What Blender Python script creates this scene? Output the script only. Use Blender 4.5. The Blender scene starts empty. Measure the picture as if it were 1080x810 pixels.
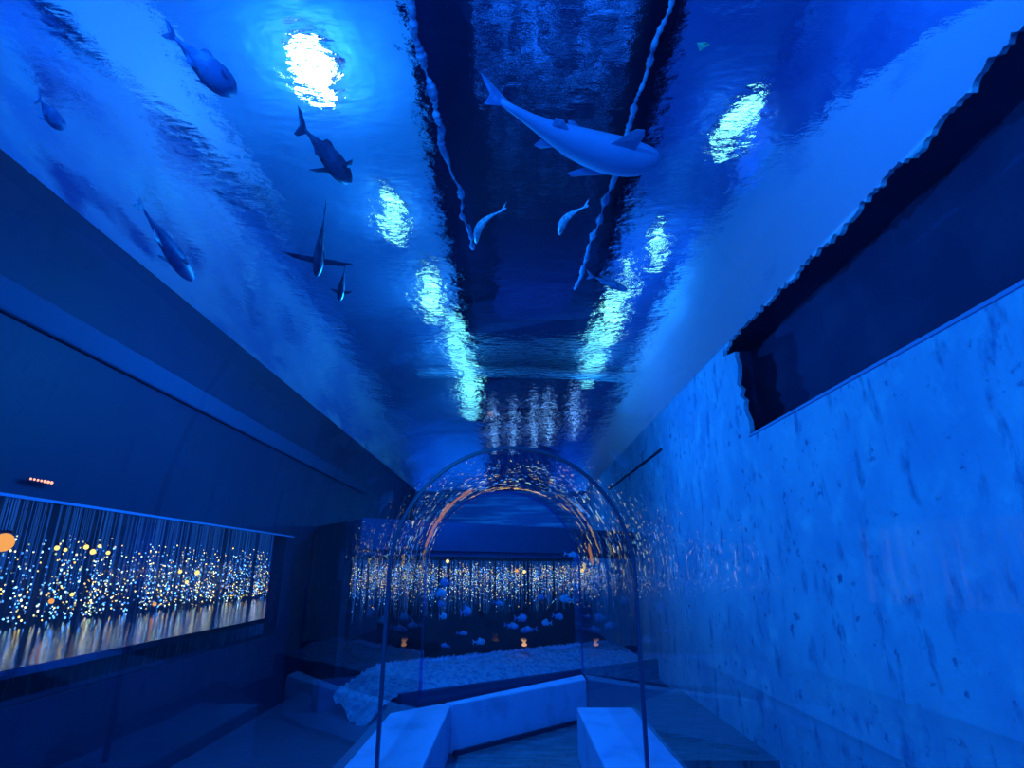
import bpy, math, random
from mathutils import Vector, Matrix, noise

random.seed(7)
S = bpy.context.scene
COL = S.collection

# ------------------------------------------------------------------ camera
CAM_Z = 1.5
PITCH = math.radians(18.0)
FPX = 600.0
cam_d = bpy.data.cameras.new('camera')
cam_d.sensor_width = 36.0
cam_d.lens = 36.0 * FPX / 1080.0
cam_d.clip_start = 0.02
cam = bpy.data.objects.new('camera', cam_d)
COL.objects.link(cam)
cam.location = (0, 0, CAM_Z)
cam.rotation_euler = (math.radians(90) + PITCH, 0, 0)
S.camera = cam

# ------------------------------------------------------------------ view + world
S.view_settings.view_transform = 'Standard'
S.view_settings.look = 'None'
S.view_settings.gamma = 1.0
S.view_settings.use_curve_mapping = False
S.view_settings.exposure = 0.0
S.cycles.max_bounces = 10
S.cycles.transparent_max_bounces = 16
S.cycles.sample_clamp_indirect = 3.0
S.cycles.caustics_reflective = False
S.cycles.caustics_refractive = False

w = bpy.data.worlds.new('world')
S.world = w
w.use_nodes = True
bg = w.node_tree.nodes['Background']
bg.inputs[0].default_value = (0.005, 0.22, 1.0, 1)
bg.inputs[1].default_value = 2.6


def lamp_light(name, loc, power, color, radius=0.0):
    d = bpy.data.lights.new(name, 'POINT')
    d.energy = power
    d.color = color
    d.shadow_soft_size = radius
    o = bpy.data.objects.new(name, d)
    COL.objects.link(o)
    o.location = loc
    return o


BLUE = (0.005, 0.235, 1.0)
# added blue fill lights without fixtures, under water and above it
lamp_light('fill_light', (-1.2, -0.4, 3.3), 420, BLUE, 0.0)
lamp_light('fill_light', (-1.2, 5.2, 3.6), 330, BLUE, 0.0)
lamp_light('fill_light', (0.1, 8.3, 3.5), 260, BLUE, 0.0)
lamp_light('fill_light', (0.0, 17.0, 3.0), 160, BLUE, 0.0)
lamp_light('fill_light', (0.2, 2.2, 5.2), 145, (0.012, 0.19, 1.0), 0.0)
lamp_light('fill_light', (0.2, 9.5, 5.0), 105, (0.012, 0.19, 1.0), 0.0)

# ------------------------------------------------------------------ helpers


def P(u, v, axis, val):
    """point seen at photo pixel (u, v) on the world plane axis = val"""
    c, s = math.cos(PITCH), math.sin(PITCH)
    rx, ru = (u - 540) / FPX, (405 - v) / FPX
    d = Vector((rx, c - ru * s, s + ru * c))
    o = Vector((0, 0, CAM_Z))
    i = 'xyz'.index(axis)
    t = (val - o[i]) / d[i]
    return o + d * t


IOR_W = 1.05
Z_WATER = 4.1


def PW(u, v, axis, val):
    """point above the water seen at photo pixel (u, v) through the calm surface"""
    o = P(u, v, 'z', Z_WATER)
    d = (o - Vector((0, 0, CAM_Z))).normalized()
    h = Vector((d.x, d.y)) / IOR_W
    d = Vector((h.x, h.y, math.sqrt(max(0.0, 1 - h.length_squared))))
    i = 'xyz'.index(axis)
    return o + d * ((val - o[i]) / d[i])


class MB:
    def __init__(self):
        self.v, self.f = [], []

    def add(self, vs, fs):
        b = len(self.v)
        self.v += [tuple(x) for x in vs]
        self.f += [tuple(b + i for i in f) for f in fs]
        return self

    def box(self, x0, x1, y0, y1, z0, z1):
        vs = [(x, y, z) for z in (z0, z1) for y in (y0, y1) for x in (x0, x1)]
        return self.add(vs, [(0, 2, 3, 1), (4, 5, 7, 6), (0, 1, 5, 4), (2, 6, 7, 3), (0, 4, 6, 2), (1, 3, 7, 5)])

    def prism(self, poly, z0, z1):
        n = len(poly)
        vs = [(p[0], p[1], z0) for p in poly] + [(p[0], p[1], z1) for p in poly]
        fs = [tuple(range(n - 1, -1, -1)), tuple(range(n, 2 * n))]
        fs += [(i, (i + 1) % n, n + (i + 1) % n, n + i) for i in range(n)]
        return self.add(vs, fs)

    def beam(self, a, b, w_, z0, z1, off=0.0):
        """box running from a to b in plan, width w_ to the right of the line"""
        a, b = Vector(a[:2]), Vector(b[:2])
        d = (b - a).normalized()
        n = Vector((d.y, -d.x))
        p = [a + n * off, b + n * off, b + n * (off + w_), a + n * (off + w_)]
        return self.prism(p[::-1], z0, z1)

    def tube(self, pts, r, n=8, cap=True):
        pts = [Vector(p) for p in pts]
        rs = r if isinstance(r, (list, tuple)) else [r] * len(pts)
        vs, fs = [], []
        up = Vector((0, 0, 1))
        for i, p in enumerate(pts):
            t = (pts[min(i + 1, len(pts) - 1)] - pts[max(i - 1, 0)]).normalized()
            a = t.cross(up)
            if a.length < 1e-3:
                a = t.cross(Vector((1, 0, 0)))
            a.normalize()
            b = t.cross(a)
            for k in range(n):
                ang = 2 * math.pi * k / n
                vs.append(p + (a * math.cos(ang) + b * math.sin(ang)) * rs[i])
        for i in range(len(pts) - 1):
            for k in range(n):
                fs.append((i * n + k, i * n + (k + 1) % n, (i + 1) * n + (k + 1) % n, (i + 1) * n + k))
        if cap:
            fs.append(tuple(range(n))[::-1])
            fs.append(tuple((len(pts) - 1) * n + k for k in range(n)))
        return self.add(vs, fs)

    def ball(self, c, r, seg=8, rings=5, sz=1.0):
        c = Vector(c)
        vs = [c + Vector((0, 0, r * sz))]
        for i in range(1, rings):
            th = math.pi * i / rings
            for k in range(seg):
                ph = 2 * math.pi * k / seg
                vs.append(c + Vector((r * math.sin(th) * math.cos(ph), r * math.sin(th) * math.sin(ph), r * sz * math.cos(th))))
        vs.append(c - Vector((0, 0, r * sz)))
        fs = [(0, 1 + k, 1 + (k + 1) % seg) for k in range(seg)]
        for i in range(rings - 2):
            for k in range(seg):
                a = 1 + i * seg
                fs.append((a + k, a + seg + k, a + seg + (k + 1) % seg, a + (k + 1) % seg))
        a = 1 + (rings - 2) * seg
        fs += [(a + k, len(vs) - 1, a + (k + 1) % seg) for k in range(seg)]
        return self.add(vs, fs)

    def build(self, name, mat, parent=None, smooth=False, loc=None, bevel=0):
        me = bpy.data.meshes.new(name)
        me.from_pydata(self.v, [], self.f)
        me.update()
        o = bpy.data.objects.new(name, me)
        COL.objects.link(o)
        if mat:
            me.materials.append(mat)
        if smooth:
            me.polygons.foreach_set('use_smooth', [True] * len(me.polygons))
        if bevel:
            m = o.modifiers.new('bevel', 'BEVEL')
            m.width = bevel
            m.segments = 2
        if parent:
            o.parent = parent
        if loc:
            o.location = loc
        return o


def tag(o, label=None, cat=None, group=None, kind=None):
    if label:
        o['label'] = label
    if cat:
        o['category'] = cat
    if group:
        o['group'] = group
    if kind:
        o['kind'] = kind
    return o


def empty(name, loc=(0, 0, 0), label=None, cat=None, group=None):
    o = bpy.data.objects.new(name, None)
    o.empty_display_size = 0.1
    COL.objects.link(o)
    o.location = loc
    return tag(o, label, cat, group)


# ------------------------------------------------------------------ materials
def new_mat(name):
    m = bpy.data.materials.new(name)
    m.use_nodes = True
    nt = m.node_tree
    nt.nodes.clear()
    out = nt.nodes.new('ShaderNodeOutputMaterial')
    return m, nt, out


def coords(nt, scale=(1, 1, 1), rot=(0, 0, 0)):
    tc = nt.nodes.new('ShaderNodeTexCoord')
    mp = nt.nodes.new('ShaderNodeMapping')
    mp.inputs['Scale'].default_value = scale
    mp.inputs['Rotation'].default_value = rot
    nt.links.new(tc.outputs['Object'], mp.inputs[0])
    return mp.outputs[0]


def noise_fac(nt, vec, scale, detail, lo, hi, rough=0.6, dist=0.0):
    n = nt.nodes.new('ShaderNodeTexNoise')
    n.inputs['Scale'].default_value = scale
    n.inputs['Detail'].default_value = detail
    n.inputs['Roughness'].default_value = rough
    n.inputs['Distortion'].default_value = dist
    nt.links.new(vec, n.inputs['Vector'])
    r = nt.nodes.new('ShaderNodeMapRange')
    r.inputs['From Min'].default_value = lo
    r.inputs['From Max'].default_value = hi
    r.clamp = True
    nt.links.new(n.outputs['Fac'], r.inputs['Value'])
    return r.outputs[0], n.outputs['Fac']


def mixc(nt, fac, a, b):
    m = nt.nodes.new('ShaderNodeMix')
    m.data_type = 'RGBA'
    for val, sock in ((a, 6), (b, 7)):
        if isinstance(val, tuple):
            m.inputs[sock].default_value = val + (1,) if len(val) == 3 else val
        else:
            nt.links.new(val, m.inputs[sock])
    if isinstance(fac, float):
        m.inputs[0].default_value = fac
    else:
        nt.links.new(fac, m.inputs[0])
    return m.outputs[2]


def plaster(name, base, layers, rough=0.8, bump=0.0, bscale=20, spec=0.3):
    """layers: (colour, scale, detail, lo, hi, stretch)"""
    m, nt, out = new_mat(name)
    col = base
    last = None
    for (c, sc, det, lo, hi, st) in layers:
        f, last = noise_fac(nt, coords(nt, st), sc, det, lo, hi)
        col = mixc(nt, f, col, c)
    p = nt.nodes.new('ShaderNodeBsdfPrincipled')
    if isinstance(col, tuple):
        p.inputs['Base Color'].default_value = col + (1,)
    else:
        nt.links.new(col, p.inputs['Base Color'])
    p.inputs['Roughness'].default_value = rough
    p.inputs['Specular IOR Level'].default_value = spec
    if bump:
        _, nf = noise_fac(nt, coords(nt), bscale, 6, 0, 1)
        b = nt.nodes.new('ShaderNodeBump')
        b.inputs['Strength'].default_value = bump
        b.inputs['Distance'].default_value = 0.03
        nt.links.new(nf, b.inputs['Height'])
        nt.links.new(b.outputs[0], p.inputs['Normal'])
    nt.links.new(p.outputs[0], out.inputs[0])
    return m


def emit(name, color, strength, sample=False):
    m, nt, out = new_mat(name)
    e = nt.nodes.new('ShaderNodeEmission')
    e.inputs[0].default_value = color + (1,)
    e.inputs[1].default_value = strength
    nt.links.new(e.outputs[0], out.inputs[0])
    if not sample:
        m.cycles.emission_sampling = 'NONE'
    return m


U1 = (1, 1, 1)
M = {}
M['wall_right'] = plaster('painted_concrete', (0.48, 0.62, 0.80), [
    ((0.30, 0.42, 0.66), 1.1, 5, 0.42, 0.68, (1, 1, 0.6)),
    ((0.60, 0.74, 0.86), 3.0, 6, 0.52, 0.72, (1, 1, 1)),
    ((0.20, 0.28, 0.50), 5.0, 8, 0.56, 0.66, (1, 1, 0.4)),
    ((0.12, 0.17, 0.38), 11.0, 6, 0.62, 0.70, (1, 0.6, 0.7))], bump=0.35, bscale=14)
M['upper_right'] = plaster('smooth_painted_wall', (0.72, 0.66, 0.80), [
    ((0.55, 0.62, 0.80), 0.5, 4, 0.40, 0.65, (1, 0.4, 1)),
    ((0.30, 0.40, 0.65), 1.6, 6, 0.60, 0.72, (1, 0.5, 1))])
M['rock_left'] = plaster('caustic_mottled_rockwork', (0.27, 0.47, 0.68), [  # mottling carries the rippling caustic reflections as colour
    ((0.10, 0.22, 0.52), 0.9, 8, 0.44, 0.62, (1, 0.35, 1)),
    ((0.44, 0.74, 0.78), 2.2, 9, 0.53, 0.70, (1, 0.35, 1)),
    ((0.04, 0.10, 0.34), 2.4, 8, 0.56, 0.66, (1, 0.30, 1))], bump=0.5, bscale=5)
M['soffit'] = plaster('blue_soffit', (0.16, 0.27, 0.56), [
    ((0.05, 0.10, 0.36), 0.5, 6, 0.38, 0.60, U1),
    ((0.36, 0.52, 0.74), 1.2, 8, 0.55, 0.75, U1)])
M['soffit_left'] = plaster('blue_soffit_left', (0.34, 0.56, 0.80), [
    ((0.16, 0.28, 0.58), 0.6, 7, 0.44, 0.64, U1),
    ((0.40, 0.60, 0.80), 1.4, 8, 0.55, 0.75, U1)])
M['mid_blue'] = plaster('mid_blue_wall', (0.16, 0.30, 0.62), [((0.09, 0.18, 0.45), 0.7, 5, 0.42, 0.68, U1)])
M['moulding'] = plaster('dark_moulding', (0.045, 0.075, 0.15), [])
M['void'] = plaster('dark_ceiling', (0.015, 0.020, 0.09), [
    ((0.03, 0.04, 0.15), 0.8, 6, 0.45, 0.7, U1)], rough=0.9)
M['duct'] = plaster('duct_paint', (0.05, 0.065, 0.19), [((0.03, 0.04, 0.13), 0.8, 5, 0.4, 0.7, U1)])
M['dark_wall'] = plaster('dark_tank_wall', (0.015, 0.016, 0.058), [
    ((0.022, 0.030, 0.082), 0.6, 5, 0.45, 0.7, (1, .5, 1)),
    ((0.010, 0.018, 0.05), 1.4, 6, 0.50, 0.72, (1, .5, 1))], rough=0.6)
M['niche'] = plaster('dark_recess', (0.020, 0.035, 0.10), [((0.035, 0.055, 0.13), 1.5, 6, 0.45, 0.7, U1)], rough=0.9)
M['lintel'] = plaster('navy_lintel', (0.030, 0.04, 0.12), [((0.05, 0.06, 0.17), 0.7, 4, 0.45, 0.7, (1, 1, 3))])
M['trim'] = plaster('pale_trim', (0.30, 0.38, 0.65), [])
M['kerb'] = plaster('white_painted_kerb', (0.60, 0.52, 0.82), [
    ((0.40, 0.36, 0.62), 3.0, 6, 0.50, 0.72, U1)], rough=0.55, bump=0.05)
M['kerb_end'] = plaster('painted_kerb', (0.42, 0.50, 0.68), [
    ((0.34, 0.42, 0.62), 3.0, 6, 0.50, 0.72, U1)], rough=0.55)
M['gravel'] = plaster('pale_gravel', (0.30, 0.42, 0.62), [
    ((0.14, 0.22, 0.42), 16, 6, 0.45, 0.6, U1)], bump=1.0, bscale=30)
M['tank_floor'] = plaster('dark_tank_floor', (0.05, 0.07, 0.14), [
    ((0.09, 0.10, 0.18), 1.0, 6, 0.45, 0.7, (1, .4, 1))], bump=0.3, rough=0.5)
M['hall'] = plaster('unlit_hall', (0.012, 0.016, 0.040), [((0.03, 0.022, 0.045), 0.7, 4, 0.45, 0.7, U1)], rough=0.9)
M['gallery'] = plaster('hazy_glow_wall', (0.04, 0.12, 0.30), [((0.30, 0.42, 0.60), 2.0, 8, 0.5, 0.7, (1, 6, .5))])  # pale streaks put the hazy blue backlight into the colour
M['streaky'] = plaster('reflection_streaked_wall', (0.10, 0.18, 0.42), [((0.45, 0.65, 0.85), 1.6, 8, 0.48, 0.66, (.35, 1, 5))])  # pale streaks stand in for reflections of the wavy water surface
M['rope'] = plaster('pale_fouled_rope', (0.42, 0.50, 0.70), [((0.16, 0.22, 0.42), 9, 5, 0.45, 0.6, U1)])
M['shark_belly'] = plaster('pale_belly_skin', (0.28, 0.33, 0.60), [], rough=0.5)
M['silver'] = plaster('silver_scales', (0.62, 0.74, 0.86), [((0.2, 0.3, 0.5), 30, 3, 0.5, 0.62, (1, 1, 1))], rough=0.35)
M['dark_fish'] = plaster('dark_scales', (0.030, 0.055, 0.13), [((0.07, 0.11, 0.22), 12, 4, 0.5, 0.65, U1)], rough=0.5)
M['dim_fish'] = plaster('dim_blue_scales', (0.10, 0.15, 0.36), [((0.20, 0.28, 0.52), 9, 4, 0.5, 0.65, U1)], rough=0.5)
M['grey_fish'] = plaster('blue_grey_scales', (0.25, 0.36, 0.55), [((0.14, 0.22, 0.4), 20, 3, 0.5, 0.65, U1)], rough=0.5)
M['stick'] = plaster('dark_wood', (0.03, 0.04, 0.09), [], rough=0.9)
M['leaf'] = plaster('green_leaf', (0.25, 0.75, 0.45), [])
M['orange'] = emit('orange_self_glow', (1.0, 0.48, 0.25), 0.9)  # emission added so it stays orange under the blue light
M['seam'] = plaster('dark_acrylic_seam', (0.015, 0.025, 0.09), [], rough=0.35, spec=0.4)
M['pipe'] = plaster('pale_pipe', (0.85, 0.9, 0.95), [], rough=0.6)
M['led'] = emit('orange_diode', (1.0, 0.35, 0.22), 2.2)
M['warm'] = emit('warm_bulb', (1.0, 0.58, 0.13), 2.6)
M['orange_glow'] = emit('orange_bulb', (1.0, 0.33, 0.05), 1.6)
M['lamp'] = emit('white_lamp', (0.62, 1.0, 0.85), 16.0)
M['glint'] = emit('pale_blue_glint', (0.16, 0.45, 1.0), 3.2)  # glow of the added strips that imitate lamp glints
M['lamp_mid'] = emit('pale_green_lamp', (0.24, 0.95, 0.80), 3.2)
M['lamp_far'] = emit('cyan_lamp', (0.15, 0.75, 0.85), 2.8)


def mat_floor():
    m, nt, out = new_mat('slate_floor_tiles')
    vec = coords(nt, (1, 1, 1), (0, 0, math.radians(20)))
    br = nt.nodes.new('ShaderNodeTexBrick')
    br.inputs['Color1'].default_value = (0.075, 0.09, 0.13, 1)
    br.inputs['Color2'].default_value = (0.11, 0.13, 0.18, 1)
    br.inputs['Mortar'].default_value = (0.03, 0.035, 0.06, 1)
    br.inputs['Scale'].default_value = 2.4
    br.inputs['Mortar Size'].default_value = 0.012
    nt.links.new(vec, br.inputs['Vector'])
    f, _ = noise_fac(nt, coords(nt, (1, 4, 1)), 3, 8, 0.45, 0.7)
    col = mixc(nt, f, br.outputs[0], (0.19, 0.22, 0.30))
    p = nt.nodes.new('ShaderNodeBsdfPrincipled')
    nt.links.new(col, p.inputs['Base Color'])
    p.inputs['Roughness'].default_value = 0.35
    nt.links.new(p.outputs[0], out.inputs[0])
    return m


def mat_glass(name, tint, bump_strength, refl=1.0):
    m, nt, out = new_mat(name)
    tr = nt.nodes.new('ShaderNodeBsdfTransparent')
    tr.inputs[0].default_value = tint + (1,)
    gl = nt.nodes.new('ShaderNodeBsdfGlossy')
    gl.inputs['Roughness'].default_value = 0.015
    # Schlick reflectance of a thin sheet, the same from both sides
    lw_ = nt.nodes.new('ShaderNodeLayerWeight')
    lw_.inputs['Blend'].default_value = 0.5
    pw = nt.nodes.new('ShaderNodeMath')
    pw.operation = 'POWER'
    pw.inputs[1].default_value = 5.0
    nt.links.new(lw_.outputs['Facing'], pw.inputs[0])
    mul = nt.nodes.new('ShaderNodeMath')
    mul.operation = 'MULTIPLY_ADD'
    mul.use_clamp = True
    mul.inputs[1].default_value = 0.96 * refl
    mul.inputs[2].default_value = 0.04 * refl
    nt.links.new(pw.outputs[0], mul.inputs[0])
    mx = nt.nodes.new('ShaderNodeMixShader')
    nt.links.new(mul.outputs[0], mx.inputs[0])
    nt.links.new(tr.outputs[0], mx.inputs[1])
    nt.links.new(gl.outputs[0], mx.inputs[2])
    _, nf = noise_fac(nt, coords(nt, (1, 0.35, 1)), 5, 2, 0, 1)
    b = nt.nodes.new('ShaderNodeBump')
    b.inputs['Strength'].default_value = bump_strength
    b.inputs['Distance'].default_value = 0.02
    nt.links.new(nf, b.inputs['Height'])
    nt.links.new(b.outputs[0], gl.inputs['Normal'])
    nt.links.new(mx.outputs[0], out.inputs[0])
    return m


def mat_water():
    m, nt, out = new_mat('rippled_water')
    rf = nt.nodes.new('ShaderNodeBsdfRefraction')
    rf.inputs['Color'].default_value = (0.86, 0.93, 1.0, 1)
    rf.inputs['Roughness'].default_value = 0.0
    rf.inputs['IOR'].default_value = IOR_W
    _, n1 = noise_fac(nt, coords(nt, (1, 1.0, 1)), 1.3, 4, 0, 1)
    _, n2 = noise_fac(nt, coords(nt, (0.55, 1.3, 1)), 13.0, 4, 0, 1, rough=0.6, dist=0.3)
    b1 = nt.nodes.new('ShaderNodeBump')
    b1.inputs['Strength'].default_value = 0.8
    b1.inputs['Distance'].default_value = 0.22
    nt.links.new(n1, b1.inputs['Height'])
    b2 = nt.nodes.new('ShaderNodeBump')
    b2.inputs['Strength'].default_value = 1.0
    b2.inputs['Distance'].default_value = 0.040
    nt.links.new(n2, b2.inputs['Height'])
    nt.links.new(b1.outputs[0], b2.inputs['Normal'])
    nt.links.new(b2.outputs[0], rf.inputs['Normal'])
    nt.links.new(rf.outputs[0], out.inputs[0])
    return m


def mat_net(amount):
    m, nt, out = new_mat('netting_over_duct')
    vec = coords(nt)
    nz = nt.nodes.new('ShaderNodeTexNoise')
    nz.inputs['Scale'].default_value = 3.0
    nt.links.new(vec, nz.inputs['Vector'])
    add = nt.nodes.new('ShaderNodeVectorMath')
    add.operation = 'MULTIPLY_ADD'
    nt.links.new(nz.outputs['Color'], add.inputs[0])
    add.inputs[1].default_value = (0.35, 0.35, 0.0)
    nt.links.new(vec, add.inputs[2])
    vo = nt.nodes.new('ShaderNodeTexVoronoi')
    vo.feature = 'DISTANCE_TO_EDGE'
    vo.inputs['Scale'].default_value = 4.2
    nt.links.new(add.outputs[0], vo.inputs['Vector'])
    r = nt.nodes.new('ShaderNodeMapRange')
    r.inputs['From Min'].default_value = 0.05
    r.inputs['From Max'].default_value = 0.10
    r.inputs['To Min'].default_value = 1
    r.inputs['To Max'].default_value = 0
    nt.links.new(vo.outputs['Distance'], r.inputs['Value'])
    f2, _ = noise_fac(nt, vec, 3, 4, 0.35, 0.6)
    mul = nt.nodes.new('ShaderNodeMath')
    mul.operation = 'MULTIPLY'
    nt.links.new(r.outputs[0], mul.inputs[0])
    nt.links.new(f2, mul.inputs[1])
    col = mixc(nt, mul.outputs[0], (0.018, 0.026, 0.10), (0.55 * amount, 0.68 * amount, 1.0 * amount))
    p = nt.nodes.new('ShaderNodeBsdfPrincipled')
    nt.links.new(col, p.inputs['Base Color'])
    p.inputs['Roughness'].default_value = 0.8
    nt.links.new(p.outputs[0], out.inputs[0])
    return m


def mat_fairy(name, strength):
    """tiny bulbs: the colour changes from bulb to bulb"""
    m, nt, out = new_mat(name)
    vec = coords(nt)
    wn = nt.nodes.new('ShaderNodeTexVoronoi')
    wn.inputs['Scale'].default_value = 14
    nt.links.new(vec, wn.inputs['Vector'])
    sep = nt.nodes.new('ShaderNodeSeparateColor')
    nt.links.new(wn.outputs['Color'], sep.inputs[0])
    ramp = nt.nodes.new('ShaderNodeValToRGB')
    ramp.color_ramp.interpolation = 'CONSTANT'
    e = ramp.color_ramp.elements
    e[0].color = (0.08, 0.35, 1.0, 1)
    e[1].position = 0.35
    e[1].color = (0.35, 0.65, 0.8, 1)
    for pos, c in ((0.50, (0.95, 0.68, 0.22, 1)), (0.72, (0.6, 0.75, 0.35, 1)), (0.85, (1.0, 0.50, 0.08, 1))):
        k = e.new(pos)
        k.color = c
    nt.links.new(sep.outputs[0], ramp.inputs[0])
    em = nt.nodes.new('ShaderNodeEmission')
    nt.links.new(ramp.outputs[0], em.inputs[0])
    mul = nt.nodes.new('ShaderNodeMath')
    mul.operation = 'MULTIPLY'
    nt.links.new(sep.outputs[1], mul.inputs[0])
    mul.inputs[1].default_value = strength
    nt.links.new(mul.outputs[0], em.inputs[1])
    nt.links.new(em.outputs[0], out.inputs[0])
    m.cycles.emission_sampling = 'NONE'
    return m


M['floor'] = mat_floor()
M['glass'] = mat_glass('clear_acrylic', (0.92, 0.96, 1.0), 0.04, 0.85)
M['pane'] = mat_glass('viewing_pane', (0.85, 0.93, 1.0), 0.05, 1.0)
M['water'] = mat_water()
M['net'] = mat_net(1.15)
M['net_thin'] = mat_net(0.5)
M['fairy'] = mat_fairy('fairy_bulbs', 6.0)
M['fairy_far'] = mat_fairy('fairy_bulbs_far', 5.0)
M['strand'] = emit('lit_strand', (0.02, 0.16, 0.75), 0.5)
mg, nt_, out_ = new_mat('polished_ledge')
pp = nt_.nodes.new('ShaderNodeBsdfPrincipled')
pp.inputs['Base Color'].default_value = (0.30, 0.40, 0.50, 1)
pp.inputs['Roughness'].default_value = 0.06
pp.inputs['Metallic'].default_value = 1.0
_, nf_ = noise_fac(nt_, coords(nt_), 10, 4, 0, 1)
bb = nt_.nodes.new('ShaderNodeBump')
bb.inputs['Strength'].default_value = 0.15
bb.inputs['Distance'].default_value = 0.02
nt_.links.new(nf_, bb.inputs['Height'])
nt_.links.new(bb.outputs[0], pp.inputs['Normal'])
nt_.links.new(pp.outputs[0], out_.inputs[0])
M['polished'] = mg


def struct(o):
    return tag(o, kind='structure')


# ------------------------------------------------------------------ plan
XR, XL = 2.6, -3.35           # tank side walls
ZW = 4.1                      # water level
A = Vector((-3.35, 8.10))     # far wall runs from the left wall to the right wall
B = Vector((2.60, 12.50))
DW = (B - A).normalized()
NW = Vector((DW.y, -DW.x))    # towards the camera
Y0, YE = -2.5, 20.0

# tank floor
struct(MB().box(XL - .3, XR + .3, Y0, YE, -0.5, -0.35).build('floor', M['tank_floor']))

# right wall: concrete with the dark opening near the camera
OPY, OPZ = 6.1, 2.88


def wall_right():
    mb = MB()
    t = 0.05
    mb.box(XR, XR + t, Y0, YE, -0.35, OPZ)                 # below the opening
    # panel beyond the opening, with a broken edge
    edge = [(OPY, OPZ)]
    z = OPZ
    while z < ZW + 0.02:
        z += random.uniform(0.05, 0.12)
        f = (z - OPZ) / (ZW - OPZ)
        edge.append((OPY + 0.18 * f + random.uniform(-.07, .07) + (0.25 if f > .85 else 0), min(z, ZW + .03)))
    poly = edge + [(YE, ZW + .03), (YE, OPZ)]
    n = len(poly)
    vs = [(XR, y, z) for y, z in poly] + [(XR + t, y, z) for y, z in poly]
    fs = [tuple(range(n)), tuple(range(2 * n - 1, n - 1, -1))]
    fs += [(i, n + i, n + (i + 1) % n, (i + 1) % n) for i in range(n)]
    mb.add(vs, fs)
    return mb.build('wall_right', M['wall_right'])


wr = struct(wall_right())
struct(MB().box(XR - .015, XR + .01, 1.0, OPY, OPZ - .012, OPZ + .012).build('trim_1', M['trim']))
# recess behind the opening
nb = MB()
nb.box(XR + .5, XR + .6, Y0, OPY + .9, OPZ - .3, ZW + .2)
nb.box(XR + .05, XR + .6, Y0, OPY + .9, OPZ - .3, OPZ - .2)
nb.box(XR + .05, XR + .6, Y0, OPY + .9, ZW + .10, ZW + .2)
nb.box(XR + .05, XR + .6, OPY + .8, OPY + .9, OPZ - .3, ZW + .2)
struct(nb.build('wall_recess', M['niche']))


def ragged_band(x, y0, y1, zlo, zhi, amp_lo, amp_hi, step=0.12, t=0.04, seed=1.0):
    """upright wall strip with broken lower and upper edges"""
    n = int((y1 - y0) / step)
    lo, hi = [], []
    for i in range(n + 1):
        y = y0 + (y1 - y0) * i / n
        a = noise.noise(Vector((y * 1.1, seed, 0))) * 1.2 + noise.noise(Vector((y * 4.1, seed, 3))) * 0.5 + noise.noise(Vector((y * 13, seed, 7))) * 0.5 + noise.noise(Vector((y * 31, seed, 7))) * 0.3
        b = noise.noise(Vector((y * 0.9, seed + 9, 0))) * 1.2 + noise.noise(Vector((y * 5, seed + 9, 3))) * 0.5
        lo.append((y, (zlo(y) if callable(zlo) else zlo) + a * amp_lo))
        hi.append((y, (zhi(y) if callable(zhi) else zhi) + b * amp_hi))
    poly = lo + hi[::-1]
    m = len(poly)
    vs = [(x, y, z) for y, z in lo] + [(x, y, z) for y, z in hi] + [(x + t, y, z) for y, z in lo] + [(x + t, y, z) for y, z in hi]
    k = n + 1
    fs = []
    for i in range(n):
        fs.append((i, i + 1, k + i + 1, k + i))
        fs.append((2 * k + i, 3 * k + i, 3 * k + i + 1, 2 * k + i + 1))
        fs.append((i, 2 * k + i, 2 * k + i + 1, i + 1))
        fs.append((k + i, k + i + 1, 3 * k + i + 1, 3 * k + i))
    return MB().add(vs, fs)


# above the water: pale wall on the right
def edge_fn(x, pix):
    """height of an edge on the wall x, read off at photo pixels through the water"""
    q = sorted((PW(u, v, 'x', x).y, PW(u, v, 'x', x).z) for u, v in pix)

    def f(y):
        if y <= q[0][0]:
            return q[0][1]
        for (a, za), (b, zb) in zip(q, q[1:]):
            if y <= b:
                return za + (zb - za) * (y - a) / max(1e-6, b - a)
        return q[-1][1]
    return f


top_r = edge_fn(XR, [(1045, 0), (960, 50), (850, 135), (770, 205), (715, 290), (670, 380)])
struct(ragged_band(XR + .02, Y0, YE + 8, ZW + .0, top_r, 0.11, 0.22, step=.03).build('wall_upper_right', M['upper_right']))
# upper dark-blue wall between the pale band and the ceiling
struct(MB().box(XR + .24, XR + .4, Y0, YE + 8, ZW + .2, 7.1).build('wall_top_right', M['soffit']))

# left wall: dark, window low down, moulding
lw = MB()
lw.box(XL - .2, XL, Y0, 9.1, -0.35, 0.62)
lw.box(XL - .2, XL, Y0, YE, 1.98, ZW + .02)
lw.box(XL - .2, XL, 9.1, YE, -.35, 1.98)
lw.box(XL - .2, XL, 8.8, 9.1, 0.62, 1.98)
struct(lw.build('wall_left', M['dark_wall']))
struct(MB().box(XL, XL + .05, Y0, 13.0, 3.10, 3.32).build('trim_2', M['moulding'], bevel=.024))
wf = MB().box(XL - .06, XL - .02, Y0, 8.8, 0.62, 1.98).build('window_1', M['pane'])
struct(wf)
MB().box(XL, XL + .02, Y0, 9.0, 1.955, 1.975).build('window_frame', M['trim'], wf)
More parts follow.
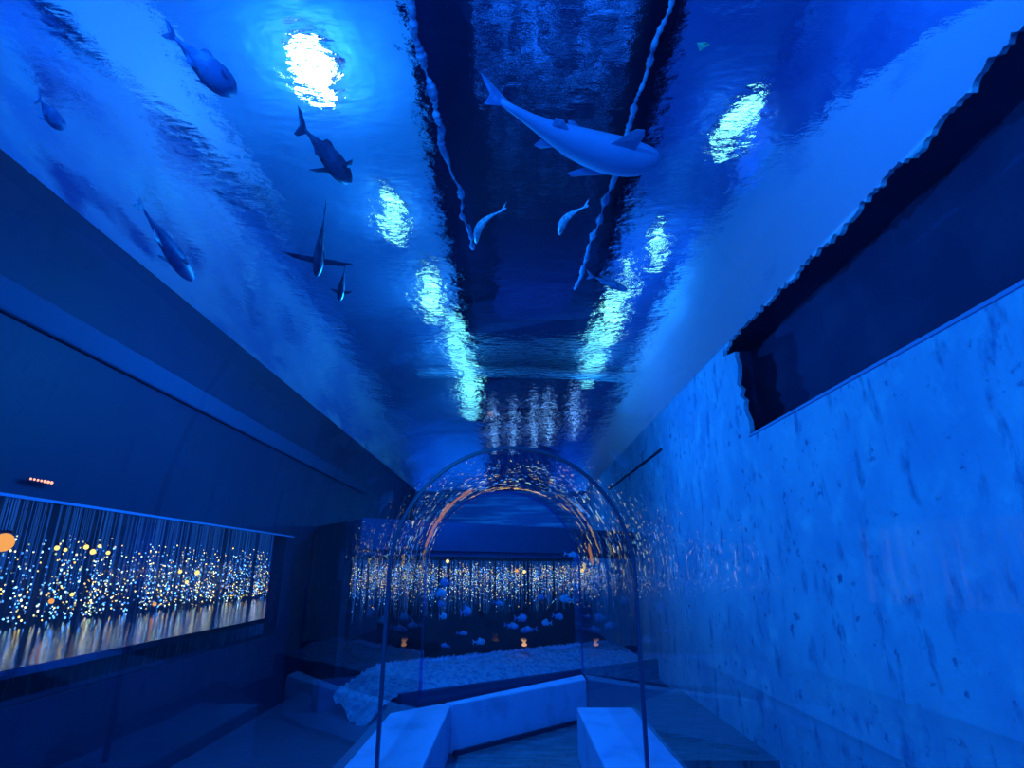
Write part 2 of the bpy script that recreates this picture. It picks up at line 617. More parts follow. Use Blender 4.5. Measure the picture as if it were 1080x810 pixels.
# above the water: rockwork with painted-in caustics on the left, pale band over it, soffit-blue wall on top
low_l = edge_fn(XL, [(0, -20), (60, 40), (150, 105), (230, 190), (320, 310), (400, 420)])
mid_l = edge_fn(XL, [(60, 0), (170, 100), (290, 215), (360, 300), (410, 370)])
top_l = edge_fn(XL, [(175, -10), (250, 95), (310, 175), (370, 255), (425, 345)])
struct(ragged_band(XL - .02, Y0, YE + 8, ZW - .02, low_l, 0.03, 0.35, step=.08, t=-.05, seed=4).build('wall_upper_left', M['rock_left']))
struct(ragged_band(XL - .14, Y0, YE + 8, lambda y: min(mid_l(y), top_l(y) - .08), top_l, 0.20, 0.15, step=.08, t=-.05, seed=14).build('wall_pale_left', M['upper_right']))
struct(MB().box(XL - .42, XL - .3, Y0, YE + 8, ZW, 7.1).build('wall_top_left', M['mid_blue']))

# far wall of the tank (diagonal), with the long viewing window
L = (B - A).length


def W(s, off=0.0):
    p = A + DW * s + NW * off
    return (p.x, p.y)


fw = MB()
fw.beam(W(.9), W(L - .02), -.25, -.35, 0.02)
struct(fw.build('wall_far', M['lintel']))
lt = MB().beam(W(1.3), W(L - .05), .06, 1.78, 2.24, 0.0)
lt.beam(W(1.3), W(L - .02), -.25, 1.70, 2.22)
struct(lt.build('wall_lintel', M['lintel']))
struct(MB().beam(W(1.3), W(L - .02), -.04, 0.0, 1.72, -.1).build('window_2', M['pane']))
# gravel bank under the window: bumpy sloping strip
gb = MB()
ns, nn = 150, 12
for j in range(nn + 1):
    for i in range(ns + 1):
        o = 0.02 + 0.95 * j / nn
        s0_ = 1.1
        s = s0_ + (L - .9 - s0_) * i / ns
        p = W(s, o)
        prof = 0.16 - 0.25 * (j / nn) ** 1.5
        z = prof + 0.05 * noise.noise(Vector((s * 3, o * 5, 0))) + 0.03 * noise.noise(Vector((s * 14, o * 14, 2)))
        z -= 0.34 * max(0.0, 1 - (s - s0_ + .15 * noise.noise(Vector((o * 4, 1, 1)))) / .7) ** 2
        if j == 0:
            z += 0.03 * abs(math.sin(i * 1.57))
        gb.v.append((p[0], p[1], z))
for j in range(nn):
    for i in range(ns):
        a = j * (ns + 1) + i
        gb.f.append((a, a + ns + 1, a + ns + 2, a + 1))
gbo = gb.build('gravel_bank', M['gravel'], smooth=True)
tag(gbo, 'pale blue gravel bank sloping along the foot of the far viewing window', 'gravel', kind='stuff')
struct(MB().beam(W(1.6), W(L - .6), .10, -.35, -.04, 0.98).build('trim_3', M['lintel']))
struct(MB().beam(W(1.6), W(L - .65), .96, -.35, -.10, 0.02).build('trim_4', M['tank_floor']))
# fringe of short pale teeth along the window foot
fr = MB()
for i in range(240):
    s = 1.7 + (L - 2.7) * i / 240
    p = W(s, 0.06)
    h = random.uniform(.05, .085)
    fr.tube([(p[0], p[1], .14), (p[0] + .006, p[1], .14 + h)], [.010, .004], 4)
tag(fr.build('grass_fringe', M['kerb']), 'short pale fringe standing along the foot of the far window', 'fringe', kind='stuff')

# public hall behind the windows
hb = MB()
hb.box(-10, 8, Y0, 20, -0.7, -0.6)
hb.box(-10, -9.8, Y0, 20, -0.6, 4.05)
hb.box(-10, XL - .2, Y0, 20, 2.6, 2.7)
hb.beam(W(1.2, -1.9), W(L - .05, -1.9), -.1, -.34, 2.20)
hb.beam(W(1.2, -.26), W(L - .05, -.26), -1.7, 2.14, 2.20)
hb.prism([W(1.2, -.26), W(1.3, -.26), W(1.3, -1.9), W(1.2, -1.9)], -.34, 2.14)
hb.box(-10, XL - .2, Y0 - .1, Y0, -.5, 4)
struct(hb.build('wall_hall', M['hall']))
struct(MB().beam(W(1.2, -.26), W(L, -.26), -1.8, -.34, -.28).build('floor_hall', M['hall']))
struct(MB().box(-7.4, XL - .22, Y0, 19.6, 0.76, 0.82).build('floor_ledge', M['polished']))
struct(MB().box(-7.5, -7.4, Y0, 19.6, -.5, 2.58).build('wall_gallery', M['gallery']))
lamp_light('gallery_fill', (-6.7, 6.5, 1.9), 4.5, (0.01, 0.22, 1.0))  # added fill for the blue glow behind the string lights
lamp_light('gallery_fill', (-6.7, 12.0, 1.9), 9, (0.01, 0.22, 1.0))

# ceiling over the tank
RX0, RX1 = PW(452, 160, 'z', 7.0).x, PW(682, 160, 'z', 7.0).x
YC = YE + 8
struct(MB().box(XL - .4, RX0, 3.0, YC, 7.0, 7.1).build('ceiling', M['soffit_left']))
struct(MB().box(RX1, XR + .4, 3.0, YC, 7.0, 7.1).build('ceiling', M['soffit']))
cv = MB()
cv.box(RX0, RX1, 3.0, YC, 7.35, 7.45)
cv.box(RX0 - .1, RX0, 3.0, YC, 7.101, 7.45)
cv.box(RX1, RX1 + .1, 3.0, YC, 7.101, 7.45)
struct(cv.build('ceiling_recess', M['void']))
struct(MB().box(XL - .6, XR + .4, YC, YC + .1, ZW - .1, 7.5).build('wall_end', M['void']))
struct(MB().box(XL - .6, XR + .4, YE, YE + .15, -.35, ZW - .02).build('wall_back', M['streaky']))

# ------------------------------------------------------------------ water surface
wm = MB().add([(XL, 1.2, ZW), (XL, YE, ZW), (XR, YE, ZW), (XR, 1.2, ZW)], [(0, 1, 2, 3)])
wo = wm.build('water_surface', M['water'])
# face must look down at the diver's side
if wo.data.polygons[0].normal.z > 0:
    wo.data.flip_normals()
tag(wo, 'rippled water surface overhead breaking the ceiling lamps into glints', 'water')

# ------------------------------------------------------------------ tunnel
HW, ZS, ZA = 0.80, 1.46, 2.30      # half width, spring, apex
ZK = 0.38                          # kerb top


def arch(n=28, z0=ZK, hw=HW, grow=0.0):
    pts = [(-hw - grow, z0), (-hw - grow, z0 + (ZS - z0) * .5)]
    for k in range(n + 1):
        a = math.pi - math.pi * k / n
        pts.append(((hw + grow) * math.cos(a), ZS + (ZA - ZS + grow) * math.sin(a)))
    pts += [(hw + grow, z0 + (ZS - z0) * .5), (hw + grow, z0)]
    return pts


def cut_y(x):
    """plan line of the slanted tunnel end"""
    return 5.55 + (x + HW) * (7.12 - 5.55) / (2 * HW)


def sleeve(name, y0, y1, z0r=None, label=''):
    prof = arch()
    vs, fs = [], []
    n = len(prof)
    m = 14
    for j in range(m + 1):
        f = j / m
        for i, (x, z) in enumerate(prof):
            a = y0(x) if callable(y0) else y0
            b = y1(x) if callable(y1) else y1
            yy = a + (b - a) * f
            zz = z
            if z0r is not None and i == n - 1 and yy > 5.45:
                zz = z0r
            vs.append((x, yy, zz))
    for j in range(m):
        for i in range(n - 1):
            a = j * n + i
            fs.append((a, a + 1, a + n + 1, a + n))
    o = MB().add(vs, fs).build(name, M['glass'], smooth=True)
    return tag(o, label, 'tunnel')


sleeve('acrylic_tunnel', -1.6, 3.88, label='near clear acrylic tunnel sleeve around the viewer, in front of the dark arched seam')
sleeve('acrylic_tunnel', 3.92, cut_y, z0r=0.01, label='farther clear acrylic tunnel sleeve between the dark arched seam and the slanted end')


def ring(name, yfun, z0, wid, dep, mat, label, cat):
    inner, outer = arch(40, z0, HW, -wid * .5), arch(40, z0, HW, wid * .5)
    vs, fs = [], []
    n = len(inner)
    for (prof, dy) in ((inner, -dep / 2), (outer, -dep / 2), (outer, dep / 2), (inner, dep / 2)):
        for (x, z) in prof:
            vs.append((x, (yfun(x) if callable(yfun) else yfun) + dy, z))
    for i in range(n - 1):
        for q in range(4):
            a, b = q * n, ((q + 1) % 4) * n
            fs.append((a + i, a + i + 1, b + i + 1, b + i))
    fs.append((0, n, 2 * n, 3 * n))
    fs.append((n - 1, 4 * n - 1, 3 * n - 1, 2 * n - 1))
    o = MB().add(vs, fs).build(name, mat, smooth=False)
    return tag(o, label, cat) if label else o


ring('arched_seam', 3.90, ZK, 0.022, 0.03, M['seam'], 'dark arched seam joining the two acrylic tunnel sleeves', 'seam')
# slanted end: thin arched edge and clear pane
er = ring('end_pane', cut_y, ZK, 0.022, 0.03, M['pipe'], 'clear arched end pane with pale edge standing on the slanted kerb', 'pane')
er.data.materials.clear()
er.data.materials.append(mat_glass('pane_edge', (0.35, 0.55, 0.95), 0.0, 2.0))
prof = arch(40, ZK, HW, -.012)
vs = [(x, cut_y(x), z) for x, z in prof]
MB().add(vs, [tuple(range(len(vs)))]).build('pane', M['pane'], er)
# kerbs
KL, KR = -0.53, 0.55


def kerb(name, poly, label, z1=ZK):
    o = MB().prism(poly, 0.0, z1).build(name, M['kerb'], bevel=.012)
    return tag(o, label, 'kerb')


kerb('kerb', [(-1.0, -1.6), (KL, -1.6), (KL, 5.53), (-0.62, 5.60), (-1.0, 5.25)], 'left white painted kerb of the walkway, running towards the viewer')
kerb('kerb', [(KR, -1.6), (1.02, -1.6), (1.02, 5.45), (KR, 5.45)], 'right white painted kerb ending at a free corner above the dark floor')
ek = [(-1.0, 5.27), (-0.62, 5.62), (-0.53, 5.56), (1.10, 7.13), (1.02, 7.42), (-0.80, 5.70), (-1.05, 5.50)]
o = MB().prism([(-0.60, 5.62), (-0.52, 5.555), (.79, 6.75), (.79, 7.05)], 0.0, ZK).build('kerb', M['kerb'], bevel=.012)
tag(o, 'slanted kerb closing the walkway below the arched end pane', 'kerb')
# walkway
struct(MB().prism([(KL - .3, -1.6), (1.0, -1.6), (1.0, 5.4), (2.2, 5.4), (2.2, 8.4), (1.15, 7.15), (-0.7, 5.5)], -0.34, 0.0).build('floor_walkway', M['floor']))
# dark strip stands in for the shadow gap at the kerb foot
struct(MB().beam((-0.50, 5.54), (.78, 6.70), .03, 0.0, .035, 0.0).build('shadow_strip_end', M['stick']))

# ------------------------------------------------------------------ ceiling fittings
duct = empty('ventilation_duct', (0.4, 6, 6.3), 'wide overhead duct wrapped in pale netting above the water', 'duct')


def dbox(v0, v1, z, name, mat, grow=0.0):
    """duct length seen between photo rows v0 and v1"""
    ya, yb = PW(560, v0, 'z', z).y, PW(560, v1, 'z', z).y
    x0, x1 = PW(511, 160, 'z', 6.3).x - grow, PW(642, 160, 'z', 6.3).x + grow
    return MB().box(x0 - .4, x1 - .4, ya - 6, yb - 6, z - 6.3, z + .5 - 6.3).build(name, mat, duct)


dbox(-60, 98, 6.30, 'net_panel', M['net'])
dbox(98, 112, 6.40, 'joint_strap', M['niche'], -.02)
dbox(112, 215, 6.30, 'net_panel', M['net_thin'], -.06)
dbox(215, 322, 6.33, 'duct_body', M['duct'], -.06)
p1 = MB()
pts = []
for i in range(40):
    u = 440 + 300 * i / 39
    pts.append(PW(u, 378 + 14 * ((u - 520) / 220) ** 2, 'z', 6.8))
p1.tube(pts, 0.16, 8)
tag(p1.build('ceiling_pipe', M['pipe'], smooth=True), 'long pale pipe crossing the dark ceiling behind the duct', 'pipe')
a, b = PW(498, 325, 'z', 6.6), PW(618, 368, 'z', 6.6)
tag(MB().box(a.x, b.x, a.y, b.y, 6.6, 7.34).build('ceiling_box', M['niche'], bevel=.02), 'dark boxy housing at the far end of the duct', 'housing')

# lamps
ROWS = [((313, 52), (350, 92), .17, 'lamp', 'large white ceiling lamp at the upper left, brightest of all'),
        ((402, 208), (424, 242), .11, 'lamp_mid', 'second ceiling lamp of the left row'),
        ((452, 294), (460, 326), .14, 'lamp_mid', 'third ceiling lamp of the left row'),
        ((476, 340), (488, 385), .17, 'lamp_far', 'long fourth ceiling lamp of the left row, beside the pale pipe'),
        ((492, 390), (498, 432), .22, 'lamp_far', 'farthest ceiling lamp of the left row'),
        ((800, 106), (758, 150), .11, 'lamp_mid', 'nearest ceiling lamp of the right row, set apart from the others'),
        ((698, 248), (687, 270), .09, 'lamp_mid', 'second ceiling lamp of the right row'),
        ((664, 284), (659, 298), .06, 'lamp_mid', 'small third ceiling lamp of the right row'),
        ((651, 314), (638, 350), .14, 'lamp_mid', 'fourth ceiling lamp of the right row'),
        ((632, 356), (618, 396), .17, 'lamp_far', 'farthest ceiling lamp of the right row')]


def ceiling_lamp(a, b, r, mat, lab, cat, grp, name='ceiling_lamp', hang=None):
    a, b = PW(a[0], a[1], 'z', 6.86), PW(b[0], b[1], 'z', 6.86)
    c = (a + b) / 2
    e = empty(name, c, lab, cat, grp)
    d = (b - a) / 2
    n = 9
    for nm, z, k, mt in (('housing', .07, 1.12, M['duct']), ('lens', 0, 1.0, M[mat])):
        pts, rs = [], []
        for i in range(n):
            f = -1 + 2 * i / (n - 1)
            pts.append(d * f + Vector((0, 0, z)))
            rs.append(r * k * max(.35, math.sqrt(max(0, 1 - abs(f) ** 3.5))))
        mb = MB().tube(pts, rs, 14)
        # flatten
        mb.v = [(x, y, z + (zz - z) * .35) for (x, y, zz) in mb.v]
        mb.build(nm, mt, e, smooth=True)
    if hang:
        for q in (-.7, .7):
            o = d * q
            MB().tube([(o.x, o.y, .07), (o.x, o.y, hang - c.z)], .012, 6).build('hanger', M['duct'], e)
    return c


for i, (a, b, r, mt, lab) in enumerate(ROWS):
    c = ceiling_lamp(a, b, r, mt, lab, 'lamp', 'long ceiling lamps over the water')
    lamp_light('lamp_glow', c + Vector((0, 0, -.45)), 60 if i == 0 else 22, (0.01, 0.34, 1.0), 0.0)
for (u, v) in ((521, 462), (541, 462), (563, 455), (579, 452), (606, 446)):  # added glowing strips standing in for stretched lamp reflections
    ceiling_lamp((u, v - 24), (u, v + 10), .045, 'glint', 'narrow glowing strip added as a lamp glint, far back under the dark ceiling, straight above the tunnel arch', 'lamp', 'added lamp glints above the arch', 'glint_strip', 7.35)


# ------------------------------------------------------------------ ropes
def rope(name, p0, p1, label, sag=.05):
    pts, rs = [], []
    n = 200
    for i in range(n + 1):
        f = i / n
        p = Vector(p0).lerp(Vector(p1), f)
        p.x +=   .008 * math.sin(f * 23) + .022 * noise.noise(Vector((f * 14, p0[0], 0)))
        p.z += -sag * math.sin(math.pi * f) + .02 * noise.noise(Vector((f * 20, p0[0], 5)))
        pts.append(p)
        rs.append(max(.005, .014 + .020 * noise.noise(Vector((f * 26, p0[0] * 3, 1))) + random.uniform(-.005, .005)))
    tag(MB().tube(pts, rs, 7).build(name, M['rope'], smooth=True), label, 'rope')


rope('rope', P(425, -20, 'z', 3.9), P(500, 262, 'z', 3.9), 'pale overgrown rope left of the netted duct')
rope('rope', P(712, -20, 'z', 3.9), P(606, 305, 'z', 3.9), 'pale overgrown rope right of the netted duct')


# ------------------------------------------------------------------ fish
def fish_frame(head, tail, up):
    head, tail = Vector(head), Vector(tail)
    x = (head - tail)
    ln = x.length
    x.normalize()
    up = Vector(up)
    z = (up - x * up.dot(x)).normalized()
    y = z.cross(x)
    m = Matrix(((x.x, y.x, z.x, tail.x), (x.y, y.y, z.y, tail.y), (x.z, y.z, z.z, tail.z), (0, 0, 0, 1)))
    return m, ln


def fin(poly, thick, name, mat, parent, plane='xz', y=0.0, z=0.0, tilt=0.0):
    """poly in 2-D, thick plate tapering; plane xz upright, xy flat"""
    vs = []
    n = len(poly)
    cx = sum(p[0] for p in poly) / n
    cy = sum(p[1] for p in poly) / n
    for s in (-1, 1):
        for (a, b) in poly:
            vs.append((a, b, s * thick * .15))
        vs.append((cx, cy, s * thick))
    fs = []
    for i in range(n):
        fs.append(((i + 1) % n, i, n))
        fs.append((n + 1 + i, n + 1 + (i + 1) % n, 2 * n + 1))
        fs.append((i, (i + 1) % n, n + 1 + (i + 1) % n, n + 1 + i))
    o = []
    for (a, b, c) in vs:
        if plane == 'xz':
            o.append((a, y + c, b + z))
        else:
            ct, st = math.cos(tilt), math.sin(tilt)
            yy = b * ct - c * st
            zz = b * st + c * ct
            o.append((a, y + yy, z + zz))
    return MB().add(o, fs).build(name, mat, parent)


def make_fish(name, head, tail, wid, hei, mat, label, up=(0, 0, 1), bend=0.0, fins=True, cat='fish', group=None, tailk=1.0, pect=0.22, finmat=None):
    m, L_ = fish_frame(head, tail, up)
    e = empty(name, (0, 0, 0), label, cat, group)
    e.matrix_world = m
    finmat = finmat or mat
    # body: blunt head, long taper, narrow tail stem; x from .16 L (stem) to L (snout)
    st = [(.14, .10), (.22, .16), (.34, .42), (.48, .74), (.60, .93), (.70, 1.0), (.80, .95), (.88, .80), (.94, .56), (.98, .30), (1.0, .06)]
    n = 14
    vs, fs = [], []
    for (t, r) in st:
        yo = bend * L_ * (math.sin((t) * math.pi) - 0.2)
        for k in range(n):
            a = 2 * math.pi * k / n
            vs.append((t * L_, yo + math.cos(a) * wid * r * .5, math.sin(a) * hei * max(r, .14) * .5))
    for i in range(len(st) - 1):
        for k in range(n):
            fs.append((i * n + k, i * n + (k + 1) % n, (i + 1) * n + (k + 1) % n, (i + 1) * n + k))
    fs.append(tuple(range(n))[::-1])
    fs.append(tuple((len(st) - 1) * n + k for k in range(n)))
    MB().add(vs, fs).build('body', mat, e, smooth=True)
    yt = bend * L_ * (math.sin(.16 * math.pi) - .2)
    h = hei
    th = max(.003, wid * .06)
    h *= tailk
    tf = [(.18 * L_, h * .06), (.06 * L_, h * .55), (0, h * .62), (.07 * L_, 0), (0, -h * .62), (.06 * L_, -h * .55), (.18 * L_, -h * .06)]
    fin(tf, th, 'tail_fin', finmat, e, y=yt)
    h = hei
    if fins:
        fin([(.42 * L_, h * .30), (.50 * L_, h * .66), (.58 * L_, h * .72), (.72 * L_, h * .46), (.68 * L_, h * .35)], th, 'dorsal_fin', finmat, e, y=bend * L_ * .8)
        fin([(.30 * L_, -h * .16), (.34 * L_, -h * .5), (.46 * L_, -h * .38), (.46 * L_, -h * .25)], th, 'anal_fin', finmat, e, y=bend * L_ * .7)
        for s in (-1, 1):
            fin([(.76 * L_, s * wid * .40), (.68 * L_, s * (wid * .40 + pect * L_ * .7)), (.60 * L_, s * (wid * .4 + pect * L_)), (.66 * L_, s * wid * .42)],
                th, 'pectoral_fin', finmat, e, plane='xy', y=bend * L_ * .5, z=-h * .1, tilt=-.15 * s)
    return e


# the shark under the surface
def make_shark():
    zh = 3.75
    head, tail = P(691, 176, 'z', zh), P(505, 100, 'z', zh)
    m, L_ = fish_frame(head, tail, (0, 0, 1))
    e = empty('shark', (0, 0, 0), 'pale-bellied shark gliding over the right rope, below the netted duct', 'shark')
    e.matrix_world = m
    n = 20
    sc = L_
    st = [(.10, .03, .03), (.18, .045, .035), (.28, .075, .05), (.40, .125, .08), (.52, .175, .11), (.64, .215, .13), (.74, .235, .14),
          (.82, .232, .135), (.89, .215, .12), (.94, .185, .095), (.975, .135, .065), (.993, .07, .035), (1.0, .02, .01)]
    cy = lambda t: .060 * sc * math.sin((t - .1) / .9 * math.pi) - .012 * sc
    vs, fs = [], []
    for (t, wv, hv) in st:
        for k in range(n):
            a = 2 * math.pi * k / n
            vs.append((t * sc, cy(t) + math.cos(a) * wv * sc * (.50 if t > .5 else .46), math.sin(a) * hv * sc * .5))
    for i in range(len(st) - 1):
        for k in range(n):
            fs.append((i * n + k, i * n + (k + 1) % n, (i + 1) * n + (k + 1) % n, (i + 1) * n + k))
    fs.append(tuple(range(n))[::-1])
    fs.append(tuple((len(st) - 1) * n + k for k in range(n)))
    MB().add(vs, fs).build('body', M['shark_belly'], e, smooth=True)
    th = .008 * sc
    fin([(.16 * sc, .01 * sc), (.05 * sc, .09 * sc), (.0, .12 * sc), (.05 * sc, .02 * sc), (.02 * sc, -.05 * sc), (.10 * sc, -.02 * sc)], th, 'tail_fin', M['dim_fish'], e, y=cy(.12))
    y = cy(.74)
    for s in (-1, 1):
        lng = .15 if s < 0 else .09
        back = .0 if s < 0 else -.11
        fin([(.81 * sc, s * .09 * sc), (.77 * sc + back * sc, s * (.10 + lng * .8) * sc), (.745 * sc + back * sc, s * (.10 + lng) * sc), (.71 * sc + back * sc, s * (.10 + lng * .9) * sc), (.67 * sc, s * .09 * sc)],
            th, 'pectoral_fin', M['shark_belly'], e, plane='xy', y=y, z=-.02 * sc, tilt=-.1 * s)
        fin([(.46 * sc, s * .06 * sc), (.40 * sc, s * .105 * sc), (.36 * sc, s * .10 * sc), (.37 * sc, s * .045 * sc)],
            th, 'pelvic_fin', M['shark_belly'], e, plane='xy', y=cy(.42), z=-.015 * sc)
    fin([(.52 * sc, .035 * sc), (.50 * sc, .12 * sc), (.54 * sc, .13 * sc), (.66 * sc, .045 * sc)], th, 'dorsal_fin', M['dim_fish'], e, y=cy(.55))
    for s in (-1, 1):
        MB().ball((.94 * sc, cy(.94) + s * .060 * sc, .012 * sc), .006 * sc, 8, 6).build('eye', M['stick'], e, smooth=True)


make_shark()
zf = 3.4


def zfish(u0, v0, u1, v1, z, *a, **k):
    return make_fish('fish', P(u0, v0, 'z', z), P(u1, v1, 'z', z), *a, **k)


zfish(500, 256, 538, 217, zf, .045, .06, M['silver'], 'slim silver fish below the netted duct, left one of two', bend=.16, up=(0, 0, 1), fins=False, tailk=.6)
zfish(588, 247, 624, 214, zf, .045, .06, M['silver'], 'slim silver fish below the shark, right one of two', bend=.16, up=(0, 0, 1), fins=False, tailk=.6)
zfish(662, 306, 618, 289, zf, .04, .06, M['grey_fish'], 'thin grey fish beside the far lamps of the right row', pect=.08)
zfish(334, 291, 343, 219, 3.3, .07, .10, M['dark_fish'], 'dark fish with spread side fins, hanging head down at upper left', pect=.22)
zfish(358, 317, 364, 280, 3.3, .05, .06, M['dark_fish'], 'small dark fish behind the dark fish with spread fins', pect=.10)
zfish(203, 296, 140, 205, 2.9, .08, .09, M['dim_fish'], 'long dark-blue fish in front of the left rockwork with painted-in caustics', finmat=M['silver'], pect=.05, tailk=.7)
zfish(248, 100, 172, 28, 3.5, .12, .12, M['dim_fish'], 'large blurred blue fish at the upper left edge of the pale band', pect=.08, tailk=.6)
zfish(370, 192, 312, 126, 3.6, .10, .14, M['dark_fish'], 'dark fish below the brightest lamp', pect=.2)
zfish(66, 136, 38, 100, 3.4, .07, .07, M['dim_fish'], 'dim blue fish in the upper left corner', pect=.12)

# fish before the far window
FAR = [(505, 677, 11, 6, 1, 'grey_fish', 'pale oval fish low in the far window, left of the orange shell'),
       (598, 632, 12, 8, -1, 'grey_fish', 'roundish blue fish high in the right half of the far window'),
       (588, 650, 10, 7, 1, 'dim_fish', 'dim round fish under the high right fish in the far window'),
       (577, 657, 9, 6, -1, 'grey_fish', 'small pale fish right of centre in the far window'),
       (558, 664, 16, 6, -1, 'dim_fish', 'slender blue fish at the middle of the far window'),
       (549, 652, 12, 8, 1, 'dim_fish', 'dim deep-bodied fish at the middle of the far window'),
       (539, 660, 13, 6, 1, 'dim_fish', 'dim slender fish left of the middle in the far window'),
       (467, 650, 7, 7, 1, 'grey_fish', 'small pale fish at the left edge of the far window'),
       (466, 637, 8, 7, -1, 'dim_fish', 'small dim fish above the one at the left window edge'),
       (463, 626, 13, 8, 1, 'grey_fish', 'blue fish just under the string lights at the left window edge'),
       (470, 615, 10, 9, -1, 'dim_fish', 'blue fish among the string lights near the left window edge'),
       (491, 645, 10, 10, 1, 'dim_fish', 'very dim round fish in the left half of the far window'),
       (525, 636, 9, 5, 1, 'dim_fish', 'dim fish just under the middle of the string lights'),
       (487, 668, 10, 4, 1, 'dim_fish', 'dark thin fish above the gravel in the left half of the window'),
       (470, 681, 8, 4, -1, 'dim_fish', 'dark thin fish nearest the gravel at the left window edge'),
       (572, 630, 9, 5, -1, 'dim_fish', 'dim fish under the string lights right of centre'),
       (603, 585, 14, 5, 1, 'grey_fish', 'slim blue fish over the string lights at the right'),
       (630, 615, 8, 14, 1, 'grey_fish', 'upright pale blue fish right of the tunnel end, behind acrylic'),
       (619, 650, 7, 4, 1, 'dim_fish', 'tiny dim fish at the right edge of the end pane')]
for (u, v, ln, ht, dr, mt, lab) in FAR:
    # place half a metre in front of the far window
    d0 = P(u, v, 'y', 10) - Vector((0, 0, CAM_Z))
    o0 = Vector((0, 0, CAM_Z))
    q = Vector(W(0, .45))
    t = (q.dot(NW) - o0.xy.dot(NW)) / d0.xy.dot(NW)
    c = o0 + d0 * t
    fpx = c.y * math.cos(PITCH) + (c.z - CAM_Z) * math.sin(PITCH)
    hl = ln * fpx / FPX * .62
    a = Vector((1, .35 * random.uniform(-1, 1), .25 * random.uniform(-1, 1))).normalized() * dr
    make_fish('fish', c + a * hl, c - a * hl, ht * fpx / FPX * .35, ht * fpx / FPX, M[mt], lab, group=None, pect=.07, tailk=.75)


# orange anemone over the gravel, its glow added by emission
def on_far(u, v, off):
    d0 = P(u, v, 'y', 10) - Vector((0, 0, CAM_Z))
    o0 = Vector((0, 0, CAM_Z))
    q = Vector(W(0, off))
    t = (q.dot(NW) - o0.xy.dot(NW)) / d0.xy.dot(NW)
    return o0 + d0 * t


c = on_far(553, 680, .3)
e = empty('anemone', c, 'small orange anemone given an added glow, with thin feelers just above the gravel bank', 'anemone')
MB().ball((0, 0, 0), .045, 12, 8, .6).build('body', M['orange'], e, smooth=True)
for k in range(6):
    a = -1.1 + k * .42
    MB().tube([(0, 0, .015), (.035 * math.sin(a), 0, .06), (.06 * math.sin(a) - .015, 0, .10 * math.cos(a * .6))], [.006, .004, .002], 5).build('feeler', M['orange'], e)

# leaf and stick
c = P(740, 48, 'z', 4.06)
lf = MB().add([(-.05, -.03, 0), (0, .06, .01), (.03, .01, 0), (.07, .0, .012), (.02, -.035, 0), (-.01, -.02, .01),
               (-.05, -.03, -.008), (0, .06, .0), (.03, .01, -.01), (.07, .0, .004), (.02, -.035, -.01), (-.01, -.02, .0)],
              [(0, 1, 2, 3, 4, 5), (11, 10, 9, 8, 7, 6)] + [(i, (i + 1) % 6, 6 + (i + 1) % 6, 6 + i) for i in range(6)])
lf.v = [(x * .6, y * .6, z * .6) for x, y, z in lf.v]
tag(lf.build('floating_leaf', M['leaf'], loc=c), 'small green leaf floating near the top, right of the duct', 'leaf')
a, b = P(642, 516, 'x', XR - .03), P(697, 474, 'x', XR - .03)
a.x = b.x = XR - .03
pts = [a.lerp(b, i / 12) + Vector((0, 0, .03 * noise.noise(Vector((i * .7, 0, 0))))) for i in range(13)]
sk = MB().tube(pts, [.018 + .008 * random.random() for _ in pts], 6)
sk.tube([pts[9], pts[9] + Vector((0, .12, .16)), pts[9] + Vector((0, -.05, .22))], [.012, .008, .004], 5)
sk.tube([pts[6], pts[6] + Vector((0, .1, -.12))], [.012, .004], 5)
tag(sk.build('dead_branch', M['stick']), 'thin dark branch leaning on the right wall beside the arched seam', 'branch')


# ------------------------------------------------------------------ string lights in the hall
def curtain(name, pts, mat, zt, zb, dens, rb, label, fade=1.0):
    mb = MB()
    for (x, y) in pts:
        z = zt - random.uniform(0, .12)
        z1 = zb + random.uniform(-.03, .03)
        while z > z1:
            z -= random.uniform(.5, 1.5) * dens
            if z < z1:
                break
            f = (z - zb) / (zt - zb)
            if fade > .5 and random.random() < max(f, 0.0) ** 1.5:
                continue
            if fade < .5 and random.random() < 1 - math.exp(-((f - .72) / .30) ** 2):
                continue
            if fade > .5 and random.random() < (1 - fade) * (1 - f):
                continue
            mb.ball((x + random.uniform(-.01, .01), y + random.uniform(-.03, .03), z), rb * random.uniform(.6, 1.3), 5, 3)
    o = mb.build(name, mat)
    tag(o, label, 'string lights', kind='stuff')
    sb = MB()
    for (x, y) in pts:
        z1 = random.uniform(zb, zt - .5)
        sb.tube([(x, y, zt + (.5 if fade > .5 else 0)), (x, y, z1)], .005 if fade > .5 else .0022, 3, cap=False)
    s = sb.build('strand', M['strand'], o)
    s['kind'] = 'stuff'
    s['label'] = 'faintly glowing blue strands'


left_pts = []
y = 4.4
while y < 15.6:
    left_pts.append((-6.2 + random.uniform(-.35, .35), y))
    y += random.uniform(.02, .055)
curtain('string_lights', left_pts, M['fairy'], 2.02, .86, .085, .0125, 'golden and blue curtain of string lights behind the left viewing window', .75)
far_pts = []
s = 1.45
while s < L - .3:
    far_pts.append(W(s, -.8 + random.uniform(-.25, .25)))
    s += random.uniform(.006, .018)
curtain('string_lights', far_pts, M['fairy_far'], 1.64, .70, .05, .0062, 'dense sparkling curtain of string lights behind the far viewing window', .15)


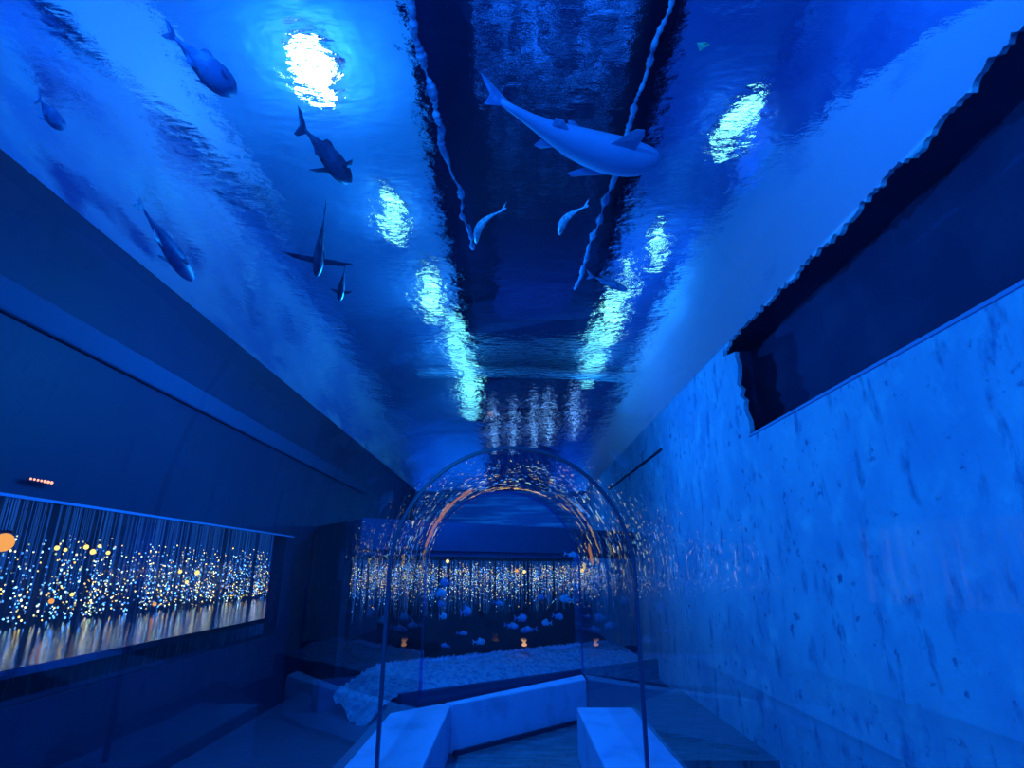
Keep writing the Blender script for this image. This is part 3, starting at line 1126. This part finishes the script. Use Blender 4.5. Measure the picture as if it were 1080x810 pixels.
def globe(p, r, mat, lab, grp, top):
    e = empty('hanging_lamp', p, lab, 'lamp', grp)
    MB().ball((0, 0, 0), r, 12, 8).build('bulb', mat, e, smooth=True)
    MB().tube([(0, 0, r), (0, 0, r + .03)], r * .5, 8).build('cap', M['stick'], e)
    MB().tube([(0, 0, r + .03), (0, 0, top - p[2])], .003, 4).build('cord', M['stick'], e)


GL = [(4, 572, .085, 'orange_glow', 'large orange lamp at the left edge of the picture'),
      (60, 578, .028, 'warm', 'left one of a close pair of golden lamps, right of the orange lamp'),
      (69, 580, .022, 'warm', 'right one of a close pair of golden lamps, right of the orange lamp'),
      (91, 577, .030, 'warm', 'leftmost lamp of the golden cluster of four behind the left window'),
      (98, 582, .034, 'warm', 'second lamp of the golden cluster of four behind the left window'),
      (105, 576, .024, 'warm', 'third lamp of the golden cluster of four behind the left window'),
      (114, 583, .026, 'warm', 'rightmost lamp of the golden cluster of four behind the left window'),
      (190, 603, .030, 'warm', 'left lamp of a golden trio at the middle of the left window'),
      (208, 604, .040, 'warm', 'right and largest lamp of a golden trio in the left window'),
      (197, 614, .030, 'warm', 'lowest lamp of a golden trio in the left window'),
      (76, 627, .024, 'warm', 'low golden lamp under the cluster of four'),
      (54, 634, .030, 'orange_glow', 'low orange lamp nearest the ledge at the left'),
      (163, 637, .030, 'orange_glow', 'low orange lamp nearest the ledge at the middle')]
for (u, v, r, mt, lab) in GL:
    globe(P(u, v, 'x', -5.8), r * (1.05 if r < .05 else 1.2), M[mt], lab, None, 2.6)
for (u, v, r, mt, lab) in [(472, 592, .05, 'warm', 'leftmost golden lamp behind the far window'),
                           (545, 602, .055, 'orange_glow', 'left one of the pair of lamps at the middle of the far window'),
                           (553, 603, .05, 'warm', 'right one of the pair of lamps at the middle of the far window'),
                           (614, 602, .06, 'warm', 'rightmost golden lamp behind the far window')]:
    globe(on_far(u, v, -.45), r * .6, M[mt], lab, None, 2.14)
# row of small orange diodes
c = P(40, 507, 'x', XL + .03)
e = empty('indicator_light', c, 'short row of orange indicator lights on the dark left wall', 'indicator')
MB().box(0, .02, -.10, .12, -.012, .012).build('housing', M['stick'], e)
for k in range(7):
    MB().ball((.022, -.09 + k * .031, 0), .008 if k < 4 else .011, 8, 5).build('diode', M['led'], e)
